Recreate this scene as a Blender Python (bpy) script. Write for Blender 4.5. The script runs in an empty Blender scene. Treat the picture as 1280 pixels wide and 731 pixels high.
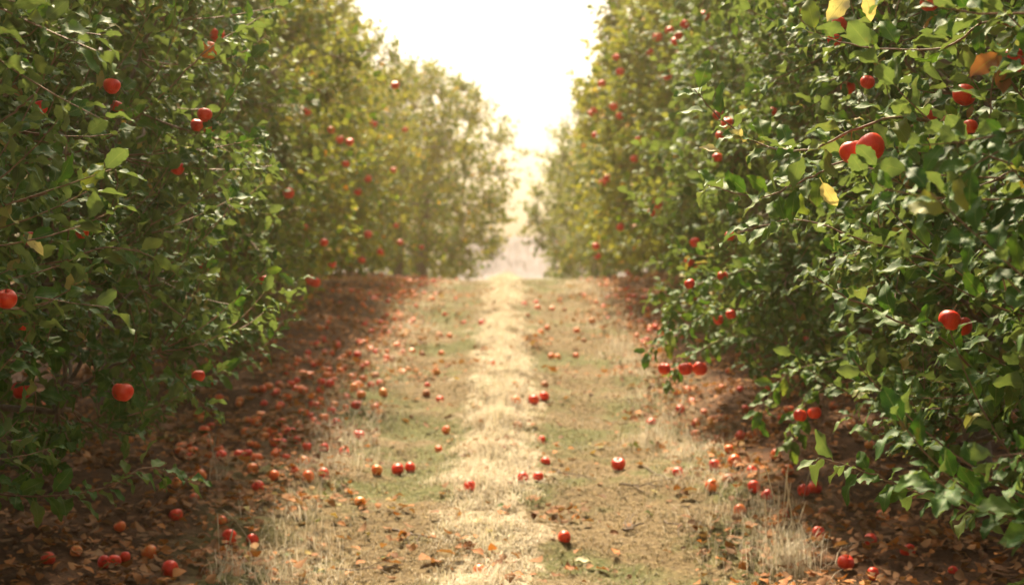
import bpy, math
import numpy as np
from math import radians as R
C = bpy.context.scene
COL = C.collection
F = 1900.0                      # focal length in photo pixels (1280 wide)
CAM_Z = 1.65
PITCH = math.atan(35.5 / F)     # camera looks slightly down
SUN_EL, SUN_AZ = R(50), R(-10)   # azimuth measured from +Y (ahead), negative = left

# ------------------------------------------------------------------ camera
cd = bpy.data.cameras.new('camera'); cam = bpy.data.objects.new('camera', cd); COL.objects.link(cam)
cam.location = (0, 0, CAM_Z); cam.rotation_euler = (R(90) - PITCH, 0, 0)
cd.sensor_width = 36; cd.lens = F / 1280 * 36; cd.clip_start = .05; cd.clip_end = 2000
cd.dof.use_dof = True; cd.dof.focus_distance = 4.0; cd.dof.aperture_fstop = 3.8
C.camera = cam
# ------------------------------------------------------------------ world, sun
w = bpy.data.worlds.new('World'); C.world = w; w.use_nodes = True
nt = w.node_tree; nt.nodes.clear()
out = nt.nodes.new('ShaderNodeOutputWorld'); bg = nt.nodes.new('ShaderNodeBackground')
sky = nt.nodes.new('ShaderNodeTexSky'); sky.sky_type = 'NISHITA'; sky.sun_disc = False
sky.sun_elevation = SUN_EL; sky.sun_rotation = SUN_AZ
sky.air_density = 1.0; sky.dust_density = 6.0; sky.ozone_density = 1.0; sky.altitude = 100
hs = nt.nodes.new('ShaderNodeHueSaturation'); hs.inputs['Saturation'].default_value = .55
nt.links.new(sky.outputs[0], hs.inputs['Color'])
hs.inputs['Saturation'].default_value = .35
wm_ = nt.nodes.new('ShaderNodeMix'); wm_.data_type = 'RGBA'; wm_.blend_type = 'MULTIPLY'; wm_.inputs[0].default_value = 1   # warm tint put into the sky light to cut its blue
wm_.inputs[7].default_value = (1.03, .965, .86, 1); nt.links.new(hs.outputs[0], wm_.inputs[6])
nt.links.new(wm_.outputs[2], bg.inputs['Color']); bg.inputs['Strength'].default_value = .09
nt.links.new(bg.outputs[0], out.inputs['Surface'])
sl = bpy.data.lights.new('sun', 'SUN'); sun = bpy.data.objects.new('sun', sl); COL.objects.link(sun)
sl.energy = 5; sl.angle = R(3); sl.color = (1, .82, .57)
sun.rotation_euler = (R(90) - SUN_EL, 0, math.pi - SUN_AZ)
sun.location = (0, 0, 30)
C.view_settings.view_transform = 'Standard'; C.view_settings.look = 'None'
C.view_settings.gamma = 1; C.view_settings.use_curve_mapping = False
C.view_settings.exposure = 1.55
C.render.engine = 'CYCLES'
cy = C.cycles
cy.use_denoising = True
try: cy.denoiser = 'OPENIMAGEDENOISE'
except Exception: pass
cy.max_bounces = 6; cy.diffuse_bounces = 3; cy.glossy_bounces = 2; cy.transmission_bounces = 4
cy.volume_bounces = 0; cy.transparent_max_bounces = 4
cy.use_adaptive_sampling = True; cy.adaptive_threshold = .02
cy.caustics_reflective = False; cy.caustics_refractive = False; cy.sample_clamp_indirect = 6

# ------------------------------------------------------------------ helpers
def sstep(a, b, x):
    t = np.clip((x - a) / (b - a), 0, 1); return t * t * (3 - 2 * t)
_rg = np.random.default_rng(5)
_NP = [( _rg.uniform(-1, 1, 2) / L, _rg.uniform(0, 6.28), A) for L, A in
       ((.35, .003), (.5, .005), (.9, .014), (1.6, .018), (3.1, .03), (2.2, .02), (.28, .002), (.7, .01))]
def gz(x, y):
    """ground height: rises ahead, rolls over a crest near 21 m, valley, hills"""
    x = np.asarray(x, float); y = np.asarray(y, float)
    up = .068 * np.minimum(y, 17)
    t = np.clip(y - 17, 0, 10); up = up + .068 * t - .0054 * t * t          # rounds over to -.04
    far = np.clip(y - 27, 0, 26); up = up - .04 * far - .0006 * far * far
    hill = 3.0 * sstep(52, 84, y) * (1 + .07 * np.sin(x * .021 + 1.2) + .03 * np.sin(x * .063) + .012 * np.sin(x * .35 + y * .1))
    z = up + hill + .9 * sstep(84, 200, y)
    n = sum(A * np.sin(k[0] * x * 6.28 + k[1] * y * 6.28 + p) for k, p, A in _NP)
    near = 1 - sstep(30, 60, y)
    z = z + n * near * .8
    z = z + near * (.035 * np.exp(-((x + .08) / .26) ** 2) - .03 * np.exp(-((x + .62) / .25) ** 2) - .03 * np.exp(-((x - .55) / .25) ** 2)
                    + .10 * sstep(1.0, 2.3, np.abs(x)))
    return z
FW = np.array([0, math.cos(PITCH), -math.sin(PITCH)]); UP = np.array([0, math.sin(PITCH), math.cos(PITCH)]); RT = np.array([1., 0, 0])
def at(px, py, Y):
    d = FW + RT * (px - 640) / F + UP * (365.5 - py) / F
    return np.array([0, 0, CAM_Z]) + d * (Y / d[1])
def project(P):
    q = P - np.array([0, 0, CAM_Z]); dep = q @ FW
    return 640 + F * (q @ RT) / dep, 365.5 - F * (q @ UP) / dep, dep
def on_ground(px, py):
    """where the line of sight through a point of the photo meets the ground"""
    Y = np.linspace(3, 40, 1500); d = FW + RT * (px - 640) / F + UP * (365.5 - py) / F
    P = np.array([0, 0, CAM_Z])[None] + d[None] * (Y / d[1])[:, None]
    k = np.nonzero(P[:, 2] < gz(P[:, 0], P[:, 1]))[0]
    return None if len(k) == 0 else P[k[0]]
def norm(v): return v / np.maximum(np.linalg.norm(v, axis=-1, keepdims=True), 1e-9)

class MB:
    """collects vertex / quad arrays with one colour attribute and material indices"""
    def __init__(s): s.v = []; s.q = []; s.c = []; s.m = []; s.n = 0
    def add(s, v, q, c=None, m=0):
        v = np.asarray(v, float).reshape(-1, 3); q = np.asarray(q, int).reshape(-1, 4)
        if c is None: c = np.zeros((len(v), 4))
        s.v.append(v); s.q.append(q + s.n); s.c.append(c); s.m.append(np.full(len(q), m)); s.n += len(v)
    def mesh(s, name, mats, smooth=True):
        v = np.concatenate(s.v); q = np.concatenate(s.q); c = np.concatenate(s.c); m = np.concatenate(s.m)
        me = bpy.data.meshes.new(name)
        me.vertices.add(len(v)); me.vertices.foreach_set('co', v.astype(np.float32).ravel())
        me.loops.add(q.size); me.loops.foreach_set('vertex_index', q.astype(np.int32).ravel())
        me.polygons.add(len(q)); me.polygons.foreach_set('loop_start', np.arange(0, q.size, 4, dtype=np.int32))
        me.polygons.foreach_set('material_index', m.astype(np.int32))
        me.polygons.foreach_set('use_smooth', np.full(len(q), smooth))
        a = me.attributes.new('tint', 'FLOAT_COLOR', 'POINT'); a.data.foreach_set('color', c.astype(np.float32).ravel())
        for mt in mats: me.materials.append(mt)
        me.update(calc_edges=True); me.validate()
        return me
def link(name, me, parent=None, loc=None, rot=None, scale=None):
    o = bpy.data.objects.new(name, me); COL.objects.link(o)
    if parent: o.parent = parent
    if loc is not None: o.location = tuple(float(a) for a in loc)
    if rot is not None: o.rotation_euler = tuple(float(a) for a in rot)
    if scale is not None: o.scale = (scale,) * 3 if np.isscalar(scale) else scale
    return o
def tag(o, label=None, cat=None, group=None, kind=None):
    for k, v in (('label', label), ('category', cat), ('group', group), ('kind', kind)):
        if v: o[k] = v
    return o
def tubes(mb, P, Rr, sides=3, m=0, tint=0.5):
    """P (N,K,3) centre lines, Rr (N,K) radii"""
    P = np.asarray(P, float); Rr = np.asarray(Rr, float)
    if P.ndim == 2: P = P[None]; Rr = Rr[None]
    N, K, _ = P.shape
    T = norm(np.gradient(P, axis=1))
    ref = np.where(np.abs(T[..., 2:3]) > .9, np.array([1., 0, 0]), np.array([0, 0, 1.]))
    ref = np.broadcast_to(ref[:, :1], T.shape)
    U = norm(np.cross(T, ref)); V = np.cross(T, U)
    a = np.arange(sides) * 2 * np.pi / sides
    ring = P[:, :, None] + Rr[:, :, None, None] * (np.cos(a)[None, None, :, None] * U[:, :, None] + np.sin(a)[None, None, :, None] * V[:, :, None])
    idx = np.arange(N * K * sides).reshape(N, K, sides)
    a0 = idx[:, :-1]; a1 = idx[:, 1:]
    q = np.stack([a0, np.roll(a0, -1, 2), np.roll(a1, -1, 2), a1], -1)
    c = np.zeros((N * K * sides, 4)); c[:, 0] = tint; c[:, 3] = 1
    mb.add(ring, q, c, m)
def bez(A, B, D, K):
    t = np.linspace(0, 1, K)[None, :, None]
    return (1 - t) ** 2 * A[:, None] + 2 * t * (1 - t) * B[:, None] + t * t * D[:, None]

# ------------------------------------------------------------------ leaf templates
def leaf_template(nl, nw, curl, fold, wave, ph, serr=0.0, width=.29):
    """unit-length leaf along +X with its short stalk; (verts, quads, uv)"""
    u = np.linspace(0, 1, nl + 1); s = np.linspace(-1, 1, nw + 1)
    prof = np.sin(np.pi * np.clip(u, 0, 1) ** .9) ** .72 * (1 - .12 * u) * width
    prof[0] = .012; prof[-1] = .004
    uu, ss = np.meshgrid(u, s, indexing='ij')
    wv = prof[:, None] * (1 + serr * np.where(np.arange(nl + 1) % 2, 1, -1)[:, None] * np.abs(ss))
    y = ss * wv
    x = .16 + .84 * uu
    z = fold * np.abs(y) ** 1.15 - curl * (uu ** 2) * .45 + wave * np.sin(uu * 11 + ph + ss) * np.abs(ss) * .05
    x = x - curl * .18 * uu ** 2
    v = np.stack([x, y, z], -1).reshape(-1, 3)
    i = np.arange((nl + 1) * (nw + 1)).reshape(nl + 1, nw + 1)
    q = np.stack([i[:-1, :-1], i[1:, :-1], i[1:, 1:], i[:-1, 1:]], -1).reshape(-1, 4)
    uv = np.stack([uu, ss], -1).reshape(-1, 2)
    b = len(v)   # stalk: a narrow strip
    v = np.vstack([v, [[0, -.012, .03], [0, .012, .03], [.17, .012, 0], [.17, -.012, 0]]])
    q = np.vstack([q, [[b, b + 3, b + 2, b + 1]]]); uv = np.vstack([uv, [[0, 0]] * 4])
    return v, q, uv
LODS = {
    'high': [leaf_template(9, 4, c, f, w_, p, .08, wd) for c, f, w_, p, wd in ((.35, .35, 1, 0, .23), (.75, .25, 1.2, 2, .215), (.15, .45, .8, 4, .225), (1.1, .4, 1.4, 1, .20), (.5, .6, 1.6, 3, .24))],
    'mid': [leaf_template(4, 2, c, f, .6, p, 0, .3) for c, f, p in ((.35, .35, 0), (.8, .3, 2), (.15, .5, 4))],
    'low': [leaf_template(2, 2, c, f, 0, 0, 0, .42) for c, f in ((.4, .5), (.8, .4))],
}
def add_leaves(mb, O, D, Nn, L, lod, rng, rnd, m=0):
    """leaves with origin O, direction D, rough normal Nn, length L, random value rnd (0..1)"""
    D = norm(D); Nn = norm(Nn - (Nn * D).sum(-1, keepdims=True) * D); S = np.cross(Nn, D)
    T = LODS[lod]; pick = rng.integers(0, len(T), len(O))
    for k, (v, q, uv) in enumerate(T):
        s = pick == k
        if not s.any(): continue
        o, d, n_, si, l = O[s], D[s], Nn[s], S[s], L[s]
        W = o[:, None] + l[:, None, None] * (v[None, :, 0:1] * d[:, None] + v[None, :, 1:2] * si[:, None] + v[None, :, 2:3] * n_[:, None])
        c = np.zeros((len(o), len(v), 4)); c[..., 0] = rnd[s][:, None]; c[..., 1] = uv[None, :, 0]; c[..., 2] = uv[None, :, 1] * .5 + .5; c[..., 3] = 1
        mb.add(W, (q[None] + (np.arange(len(o)) * len(v))[:, None, None]), c.reshape(-1, 4), m)

# ------------------------------------------------------------------ materials
def mat(name):
    m = bpy.data.materials.new(name); m.use_nodes = True; n = m.node_tree; n.nodes.clear()
    o = n.nodes.new('ShaderNodeOutputMaterial'); return m, n, o
def N(n, t, **kw):
    x = n.nodes.new(t)
    for k, v in kw.items():
        if k.startswith('i_'): x.inputs[k[2:].replace('_', ' ')].default_value = v
        else: setattr(x, k, v)
    return x
def ramp(n, fac, stops, interp='LINEAR'):
    r = n.nodes.new('ShaderNodeValToRGB'); r.color_ramp.interpolation = interp
    e = r.color_ramp.elements
    while len(e) > 1: e.remove(e[-1])
    e[0].position = stops[0][0]; e[0].color = (*stops[0][1], 1)
    for p, c in stops[1:]:
        x = e.new(p); x.color = (*c, 1)
    n.links.new(fac, r.inputs[0]); return r.outputs[0]
def mix(n, fac, a, b, mode='MIX'):
    x = n.nodes.new('ShaderNodeMix'); x.data_type = 'RGBA'; x.blend_type = mode
    for s, v in ((0, fac), (6, a), (7, b)):
        if hasattr(v, 'is_linked') or hasattr(v, 'links'): n.links.new(v, x.inputs[s])
        else: x.inputs[s].default_value = v if s == 0 else (*v, 1)
    return x.outputs[2]
def math_(n, op, a, b=None, c=None):
    x = n.nodes.new('ShaderNodeMath'); x.operation = op
    for i, v in enumerate((a, b, c)):
        if v is None: continue
        if hasattr(v, 'links'): n.links.new(v, x.inputs[i])
        else: x.inputs[i].default_value = v
    return x.outputs[0]
def noise(n, vec, scale, detail=4, rough=.6):
    x = N(n, 'ShaderNodeTexNoise'); x.inputs['Scale'].default_value = scale; x.inputs['Detail'].default_value = detail; x.inputs['Roughness'].default_value = rough
    if vec is not None: n.links.new(vec, x.inputs['Vector'])
    return x.outputs[0]

def leaf_material(name, stops, back, transl=.38, rough=.42, spec=.45):
    m, n, o = mat(name)
    at_ = N(n, 'ShaderNodeAttribute', attribute_name='tint'); sep = N(n, 'ShaderNodeSeparateColor'); n.links.new(at_.outputs['Color'], sep.inputs[0])
    col = ramp(n, sep.outputs[0], stops)
    geo = N(n, 'ShaderNodeNewGeometry')
    nz = noise(n, geo.outputs['Position'], 45, 3)
    col = mix(n, math_(n, 'MULTIPLY', math_(n, 'GREATER_THAN', nz, .64), .35), col, (.16, .10, .03))
    # midrib and side veins, paler
    av = math_(n, 'ABSOLUTE', math_(n, 'SUBTRACT', sep.outputs[2], .5))
    rib = math_(n, 'LESS_THAN', av, .022)
    vein = math_(n, 'LESS_THAN', math_(n, 'FRACT', math_(n, 'SUBTRACT', math_(n, 'MULTIPLY', sep.outputs[1], 9), math_(n, 'MULTIPLY', av, 7))), .16)
    col = mix(n, math_(n, 'MULTIPLY', math_(n, 'MAXIMUM', rib, math_(n, 'MULTIPLY', vein, .4)), .45), col, (.22, .25, .09))
    bk = mix(n, .55, col, back)
    col = mix(n, geo.outputs['Backfacing'], col, bk)
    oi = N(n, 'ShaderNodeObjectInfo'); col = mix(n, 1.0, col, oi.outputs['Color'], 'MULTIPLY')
    p = N(n, 'ShaderNodeBsdfPrincipled'); n.links.new(col, p.inputs['Base Color']); p.inputs['Roughness'].default_value = rough
    p.inputs['Specular IOR Level'].default_value = spec
    n.links.new(math_(n, 'ADD', rough, math_(n, 'MULTIPLY', geo.outputs['Backfacing'], .3)), p.inputs['Roughness'])
    bp = N(n, 'ShaderNodeBump'); bp.inputs['Strength'].default_value = .25; bp.inputs['Distance'].default_value = .002
    n.links.new(vein, bp.inputs['Height']); n.links.new(bp.outputs[0], p.inputs['Normal'])
    t = N(n, 'ShaderNodeBsdfTranslucent'); n.links.new(mix(n, 1.0, col, (1.9, 1.8, .8), 'MULTIPLY'), t.inputs['Color'])
    ms = N(n, 'ShaderNodeMixShader'); ms.inputs[0].default_value = transl
    n.links.new(p.outputs[0], ms.inputs[1]); n.links.new(t.outputs[0], ms.inputs[2]); n.links.new(ms.outputs[0], o.inputs['Surface'])
    return m
M_LEAF = leaf_material('apple_leaf', [(0, (.020, .065, .012)), (.3, (.037, .105, .016)), (.6, (.062, .142, .021)), (.82, (.10, .16, .03)), (.93, (.24, .24, .06)), (.97, (.34, .24, .07)), (1, (.22, .10, .04))], (.15, .19, .11), transl=.24, rough=.6, spec=.2)
M_LITTER = leaf_material('dead_leaf', [(0, (.07, .026, .010)), (.3, (.17, .062, .022)), (.55, (.32, .115, .032)), (.75, (.46, .18, .05)), (.9, (.24, .10, .04)), (.96, (.50, .36, .12)), (1, (.12, .15, .05))], (.30, .20, .13), transl=.12, rough=.75, spec=.2)
M_PALE = leaf_material('faded_leaf', [(0, (.50, .42, .20)), (.5, (.56, .49, .29)), (1, (.50, .43, .26))], (.45, .42, .25), transl=.2, rough=.6, spec=.3)
M_RUST = leaf_material('withered_leaf', [(0, (.26, .10, .05)), (1, (.33, .14, .07))], (.30, .16, .09), transl=.15, rough=.7, spec=.2)

def simple(name, stops, scale, rough=.8, bump=.3, spec=.3, dist=.01, use_tint=False):
    m, n, o = mat(name)
    geo = N(n, 'ShaderNodeNewGeometry')
    nz = noise(n, geo.outputs['Position'], scale, 6, .65)
    col = ramp(n, nz, stops)
    if use_tint:
        a = N(n, 'ShaderNodeAttribute', attribute_name='tint'); sep = N(n, 'ShaderNodeSeparateColor'); n.links.new(a.outputs['Color'], sep.inputs[0])
        col = ramp(n, sep.outputs[0], stops)
    p = N(n, 'ShaderNodeBsdfPrincipled'); n.links.new(col, p.inputs['Base Color']); p.inputs['Roughness'].default_value = rough; p.inputs['Specular IOR Level'].default_value = spec
    b = N(n, 'ShaderNodeBump'); b.inputs['Strength'].default_value = bump; b.inputs['Distance'].default_value = dist
    n.links.new(nz, b.inputs['Height']); n.links.new(b.outputs[0], p.inputs['Normal']); n.links.new(p.outputs[0], o.inputs['Surface'])
    return m
M_BARK = simple('bark', [(.3, (.07, .05, .04)), (.5, (.16, .12, .09)), (.7, (.25, .20, .16))], 30, .9, .8)
M_TWIG = simple('young_twig', [(.3, (.14, .07, .045)), (.55, (.24, .13, .08)), (.75, (.30, .20, .13))], 40, .6, .2)
M_STALK = simple('apple_stalk', [(.3, (.12, .07, .03)), (.7, (.2, .13, .06))], 60, .7, .2)

def grass_mat(name, stops, transl=.3):
    m, n, o = mat(name)
    a = N(n, 'ShaderNodeAttribute', attribute_name='tint'); sep = N(n, 'ShaderNodeSeparateColor'); n.links.new(a.outputs['Color'], sep.inputs[0])
    col = ramp(n, sep.outputs[0], stops)
    p = N(n, 'ShaderNodeBsdfPrincipled'); n.links.new(col, p.inputs['Base Color']); p.inputs['Roughness'].default_value = .65; p.inputs['Specular IOR Level'].default_value = .3
    t = N(n, 'ShaderNodeBsdfTranslucent'); n.links.new(col, t.inputs['Color'])
    ms = N(n, 'ShaderNodeMixShader'); ms.inputs[0].default_value = transl
    n.links.new(p.outputs[0], ms.inputs[1]); n.links.new(t.outputs[0], ms.inputs[2]); n.links.new(ms.outputs[0], o.inputs['Surface'])
    return m
M_STRAW = grass_mat('dry_grass', [(0, (.38, .30, .19)), (.4, (.58, .50, .37)), (.75, (.72, .66, .53)), (1, (.48, .44, .28))])
M_TURF = grass_mat('short_turf', [(0, (.08, .085, .025)), (.3, (.17, .14, .055)), (.6, (.28, .21, .10)), (1, (.46, .36, .21))])

def apple_material(name, kind):
    m, n, o = mat(name)
    tc = N(n, 'ShaderNodeTexCoord'); oi = N(n, 'ShaderNodeObjectInfo')
    mp = N(n, 'ShaderNodeMapping'); n.links.new(tc.outputs['Object'], mp.inputs[0]); mp.inputs['Scale'].default_value = (1, 1, .25)
    va = N(n, 'ShaderNodeVectorMath', operation='ADD'); n.links.new(mp.outputs[0], va.inputs[0]); n.links.new(oi.outputs['Random'], va.inputs[1])
    streak = noise(n, va.outputs[0], 130, 4); patch = noise(n, va.outputs[0], 16, 2)
    if kind == 'red': st = [(.35, (.60, .014, .005)), (.5, (.82, .035, .008)), (.65, (.86, .08, .016)), (.8, (.86, .36, .07))]
    elif kind == 'blush': st = [(.36, (.82, .075, .012)), (.5, (.88, .17, .025)), (.6, (.82, .32, .07)), (.72, (.80, .58, .2))]
    else: st = [(.36, (.28, .08, .03)), (.5, (.42, .14, .05)), (.62, (.5, .2, .08)), (.75, (.2, .09, .05))]
    s = math_(n, 'ADD', math_(n, 'MULTIPLY', streak, .35), math_(n, 'MULTIPLY', patch, .65))
    col = ramp(n, s, st)
    dots = N(n, 'ShaderNodeTexVoronoi'); dots.inputs['Scale'].default_value = 260; n.links.new(tc.outputs['Object'], dots.inputs['Vector'])
    col = mix(n, math_(n, 'MULTIPLY', math_(n, 'LESS_THAN', dots.outputs['Distance'], .14), .35), col, (.75, .45, .25))
    sx = N(n, 'ShaderNodeSeparateXYZ'); n.links.new(tc.outputs['Object'], sx.inputs[0])
    p = N(n, 'ShaderNodeBsdfPrincipled'); n.links.new(col, p.inputs['Base Color']); p.inputs['Roughness'].default_value = .42 if kind != 'rotten' else .65
    p.inputs['Specular IOR Level'].default_value = .45
    p.inputs['Subsurface Weight'].default_value = .0
    n.links.new(p.outputs[0], o.inputs['Surface'])
    return m
M_RED, M_BLUSH, M_ROT = apple_material('red_apple_skin', 'red'), apple_material('blushed_apple_skin', 'blush'), apple_material('rotting_apple_skin', 'rotten')

def ground_material():
    m, n, o = mat('orchard_ground')
    geo = N(n, 'ShaderNodeNewGeometry'); P = geo.outputs['Position']
    sx = N(n, 'ShaderNodeSeparateXYZ'); n.links.new(P, sx.inputs[0])
    warp = math_(n, 'MULTIPLY', math_(n, 'SUBTRACT', noise(n, P, 2.2, 5), .5), .75)
    X = math_(n, 'ADD', sx.outputs[0], warp)
    fine = noise(n, P, 38, 6, .7); mid = noise(n, P, 7, 5); big = noise(n, P, 1.3, 4)
    turf = ramp(n, fine, [(.3, (.07, .045, .022)), (.45, (.15, .105, .05)), (.6, (.24, .175, .085)), (.75, (.36, .28, .15))])
    moss = ramp(n, fine, [(.3, (.05, .08, .02)), (.6, (.15, .155, .05)), (.8, (.27, .25, .11))])
    turf = mix(n, ramp(n, big, [(.47, (0, 0, 0)), (.56, (.85, .85, .85))]), turf, moss)
    straw = ramp(n, fine, [(.28, (.26, .19, .10)), (.45, (.38, .31, .20)), (.7, (.56, .48, .35))])
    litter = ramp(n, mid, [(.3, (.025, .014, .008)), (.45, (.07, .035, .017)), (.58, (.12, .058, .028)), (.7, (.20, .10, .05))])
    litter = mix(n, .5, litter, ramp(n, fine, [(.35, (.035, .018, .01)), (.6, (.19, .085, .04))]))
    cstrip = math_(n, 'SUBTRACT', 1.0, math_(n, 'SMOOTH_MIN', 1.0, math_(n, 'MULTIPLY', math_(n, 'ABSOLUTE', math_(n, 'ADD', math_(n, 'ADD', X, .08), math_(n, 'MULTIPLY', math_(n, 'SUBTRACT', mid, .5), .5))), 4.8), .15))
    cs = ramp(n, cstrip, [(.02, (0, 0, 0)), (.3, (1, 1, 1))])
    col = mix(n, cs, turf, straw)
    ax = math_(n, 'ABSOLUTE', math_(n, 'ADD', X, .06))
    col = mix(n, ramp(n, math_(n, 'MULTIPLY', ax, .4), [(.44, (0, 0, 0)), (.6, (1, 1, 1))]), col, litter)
    # beyond the orchard: fields, then woods
    far = math_(n, 'MULTIPLY', sx.outputs[1], .005)
    fld = ramp(n, noise(n, P, .05, 4), [(.4, (.10, .13, .05)), (.6, (.22, .2, .09))])
    wood = ramp(n, noise(n, P, .35, 6), [(.35, (.13, .12, .13)), (.6, (.24, .21, .22))])
    col = mix(n, ramp(n, far, [(.19, (0, 0, 0)), (.23, (1, 1, 1))]), col, fld)
    col = mix(n, ramp(n, far, [(.27, (0, 0, 0)), (.33, (1, 1, 1))]), col, wood)
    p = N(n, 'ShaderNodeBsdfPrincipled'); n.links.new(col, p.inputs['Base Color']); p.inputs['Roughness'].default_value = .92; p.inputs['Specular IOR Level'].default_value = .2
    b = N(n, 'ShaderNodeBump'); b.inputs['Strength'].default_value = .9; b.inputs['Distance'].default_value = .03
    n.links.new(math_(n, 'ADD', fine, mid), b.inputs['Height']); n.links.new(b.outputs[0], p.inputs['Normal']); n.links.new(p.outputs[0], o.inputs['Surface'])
    return m
M_GROUND = ground_material()

# ------------------------------------------------------------------ the ground and the hills (one sheet)
def build_ground():
    xs = np.unique(np.concatenate([-np.geomspace(3.5, 180, 40), np.arange(-3.5, 3.5, .07), np.geomspace(3.5, 180, 40)]))
    ys = np.unique(np.concatenate([-np.geomspace(1, 40, 14), np.arange(-1, 3, .3), np.arange(3, 14, .07), np.arange(14, 40, .2), np.arange(40, 100, 1.), np.arange(100, 240, 4.)]))
    sp = np.searchsorted(ys, 52)
    xx, yy = np.meshgrid(xs, ys, indexing='ij')
    rng = np.random.default_rng(3)
    zz = gz(xx, yy)
    zz += (rng.normal(0, .006, zz.shape)) * (yy < 30) * (np.abs(xx) < 4)
    zz += rng.normal(0, .12, zz.shape) * (yy > 66)
    def sheet(name, sel):
        X, Y, Z = xx[:, sel], yy[:, sel], zz[:, sel]
        i = np.arange(X.size).reshape(X.shape)
        q = np.stack([i[:-1, :-1], i[1:, :-1], i[1:, 1:], i[:-1, 1:]], -1)
        mb = MB(); mb.add(np.stack([X, Y, Z], -1), q)
        return link(name, mb.mesh(name, [M_GROUND]))
    tag(sheet('ground', slice(0, sp + 1)), 'orchard lane of worn turf and dry grass between leaf litter', 'ground', kind='structure')
    tag(sheet('hills', slice(sp, None)), 'pale hazy hills far beyond the end of the lane', 'hills', kind='structure')
build_ground()

# ------------------------------------------------------------------ apple tree generator
def crown_profile(t):
    return np.interp(t, [0, .06, .2, .5, .75, .9, 1], [.72, .88, 1.0, .98, .86, .70, .42])
def grow_tree(seed, H=3.85, Rx=1.33, Ry=1.5, h0=.42, nlimb=22, nsub=190, nshoot=1250, lod='high', Ls=.074, inner=.18, water=26, leafgap=.027, base_shift=0):
    rng = np.random.default_rng(seed)
    wood = MB(); crown = MB()
    # trunk
    tz = np.linspace(-.12, H * .80, 12)
    tr = np.stack([.05 * np.sin(tz * 1.7 + seed), .05 * np.cos(tz * 1.3 + seed * 2), tz], -1)
    rad = np.interp(tz, [-.12, .0, .15, .6, H * .8], [.115, .092, .072, .06, .014])
    tubes(wood, tr, rad, 10)
    # limbs
    L = []; Lr = []
    for i in range(nlimb):
        f = (i + .5) / nlimb
        hs_ = .45 + f * (H * .72 - .45); az = i * 2.39996 + rng.normal(0, .25)
        ht = min(hs_ + rng.uniform(.0, .55) - .35 * (1 - f), H - .3); ht = max(ht, h0 + .15)
        r = crown_profile((ht - h0) / (H - h0)) * rng.uniform(.66, .86)
        A = np.array([np.interp(hs_, tz, tr[:, 0]), np.interp(hs_, tz, tr[:, 1]), hs_])
        D = np.array([math.cos(az) * r * Rx, math.sin(az) * r * Ry, ht])
        B = (A + D) / 2 + np.array([0, 0, .22 + .1 * rng.random()]) + rng.normal(0, .07, 3)
        p = bez(A[None], B[None], D[None], 9)[0] + np.vstack([np.zeros(3), rng.normal(0, .014, (7, 3)), np.zeros(3)])
        L.append(p); Lr.append(np.linspace(.032 - .012 * f, .007, 9))
    tubes(wood, np.array(L), np.array(Lr), 6)
    lp = np.array(L)[:, 2:].reshape(-1, 3)
    def sample(n, lo, hi, pw=1.):
        t = rng.random(n) ** .92; az = rng.random(n) * 2 * np.pi
        rr = lo + (hi - lo) * rng.random(n) ** pw
        cp = crown_profile(t) * (1 + .10 * np.sin(az * 3 + seed + t * 5) + .07 * np.sin(az * 5 + t * 11 + seed * 3))
        return np.stack([np.cos(az) * rr * cp * Rx, np.sin(az) * rr * cp * Ry, h0 + t * (H - h0)], -1)
    # side branches
    S = sample(nsub, .42, .88)
    d = np.linalg.norm(S[:, None] - lp[None], axis=-1) + .5 * np.clip(lp[None, :, 2] - S[:, None, 2], 0, 9)
    A = lp[d.argmin(1)]
    B = (A + S) / 2 + rng.normal(0, .05, S.shape) + [0, 0, .06]
    SP = bez(A, B, S, 8) ; SP[:, 1:-1] += rng.normal(0, .008, SP[:, 1:-1].shape)
    tubes(wood, SP, np.linspace(.010, .004, 8)[None].repeat(nsub, 0), 4)
    sp = np.concatenate([SP[:, 2:].reshape(-1, 3), lp[3:]])
    # leafy shoots
    n1 = int(nshoot * (1 - inner))
    tips = np.concatenate([sample(n1, .74, 1.06), sample(nshoot - n1, .25, .74)])
    k = rng.random(len(tips)) < .05
    tips[k] *= np.array([1.13, 1.08, 1.0])
    d = np.linalg.norm(tips[:, None] - sp[None], axis=-1); d = np.where(d < .10, 9, d)
    A = sp[d.argmin(1)]
    far = norm(tips - A) * np.minimum(np.linalg.norm(tips - A, axis=-1, keepdims=True), .60); tips = A + far
    outw = norm(tips * [1, 1, 0] + 1e-6)
    B = A + (tips - A) * .5 + rng.normal(0, .03, A.shape) + outw * .03 + [0, 0, -.03]
    upk = rng.random((len(tips), 1)) ** 1.6; tips = tips + np.array([0, 0, .24]) * upk; B = B + outw * .05 * upk
    # upright water shoots from the top
    if water:
        az = rng.random(water) * 6.283; rr = rng.random(water) ** .5 * .62
        Aw = np.stack([np.cos(az) * rr * Rx * .8, np.sin(az) * rr * Ry, np.full(water, H) - .25 - rr * .55], -1)
        Tw = Aw + np.stack([rng.normal(0, .09, water), rng.normal(0, .09, water), rng.uniform(.3, .62, water)], -1)
        A = np.concatenate([A, Aw]); tips = np.concatenate([tips, Tw]); B = np.concatenate([B, (Aw + Tw) / 2 + rng.normal(0, .03, Aw.shape)])
        outw = norm(tips * [1, 1, 0] + 1e-6)
    K = 7; Q = bez(A, B, tips, K)
    tubes(crown, Q, np.linspace(.0035, .0014, K)[None].repeat(len(Q), 0), 3, m=1)
    O, D, Nn = shoot_leaves(Q, rng, leafgap, outw)
    rnd = leaf_rnd(rng, len(O)); Lf = Ls * rng.uniform(.55, 1.2, len(O))
    add_leaves(crown, O, D, Nn, Lf, lod, rng, rnd)
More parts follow.
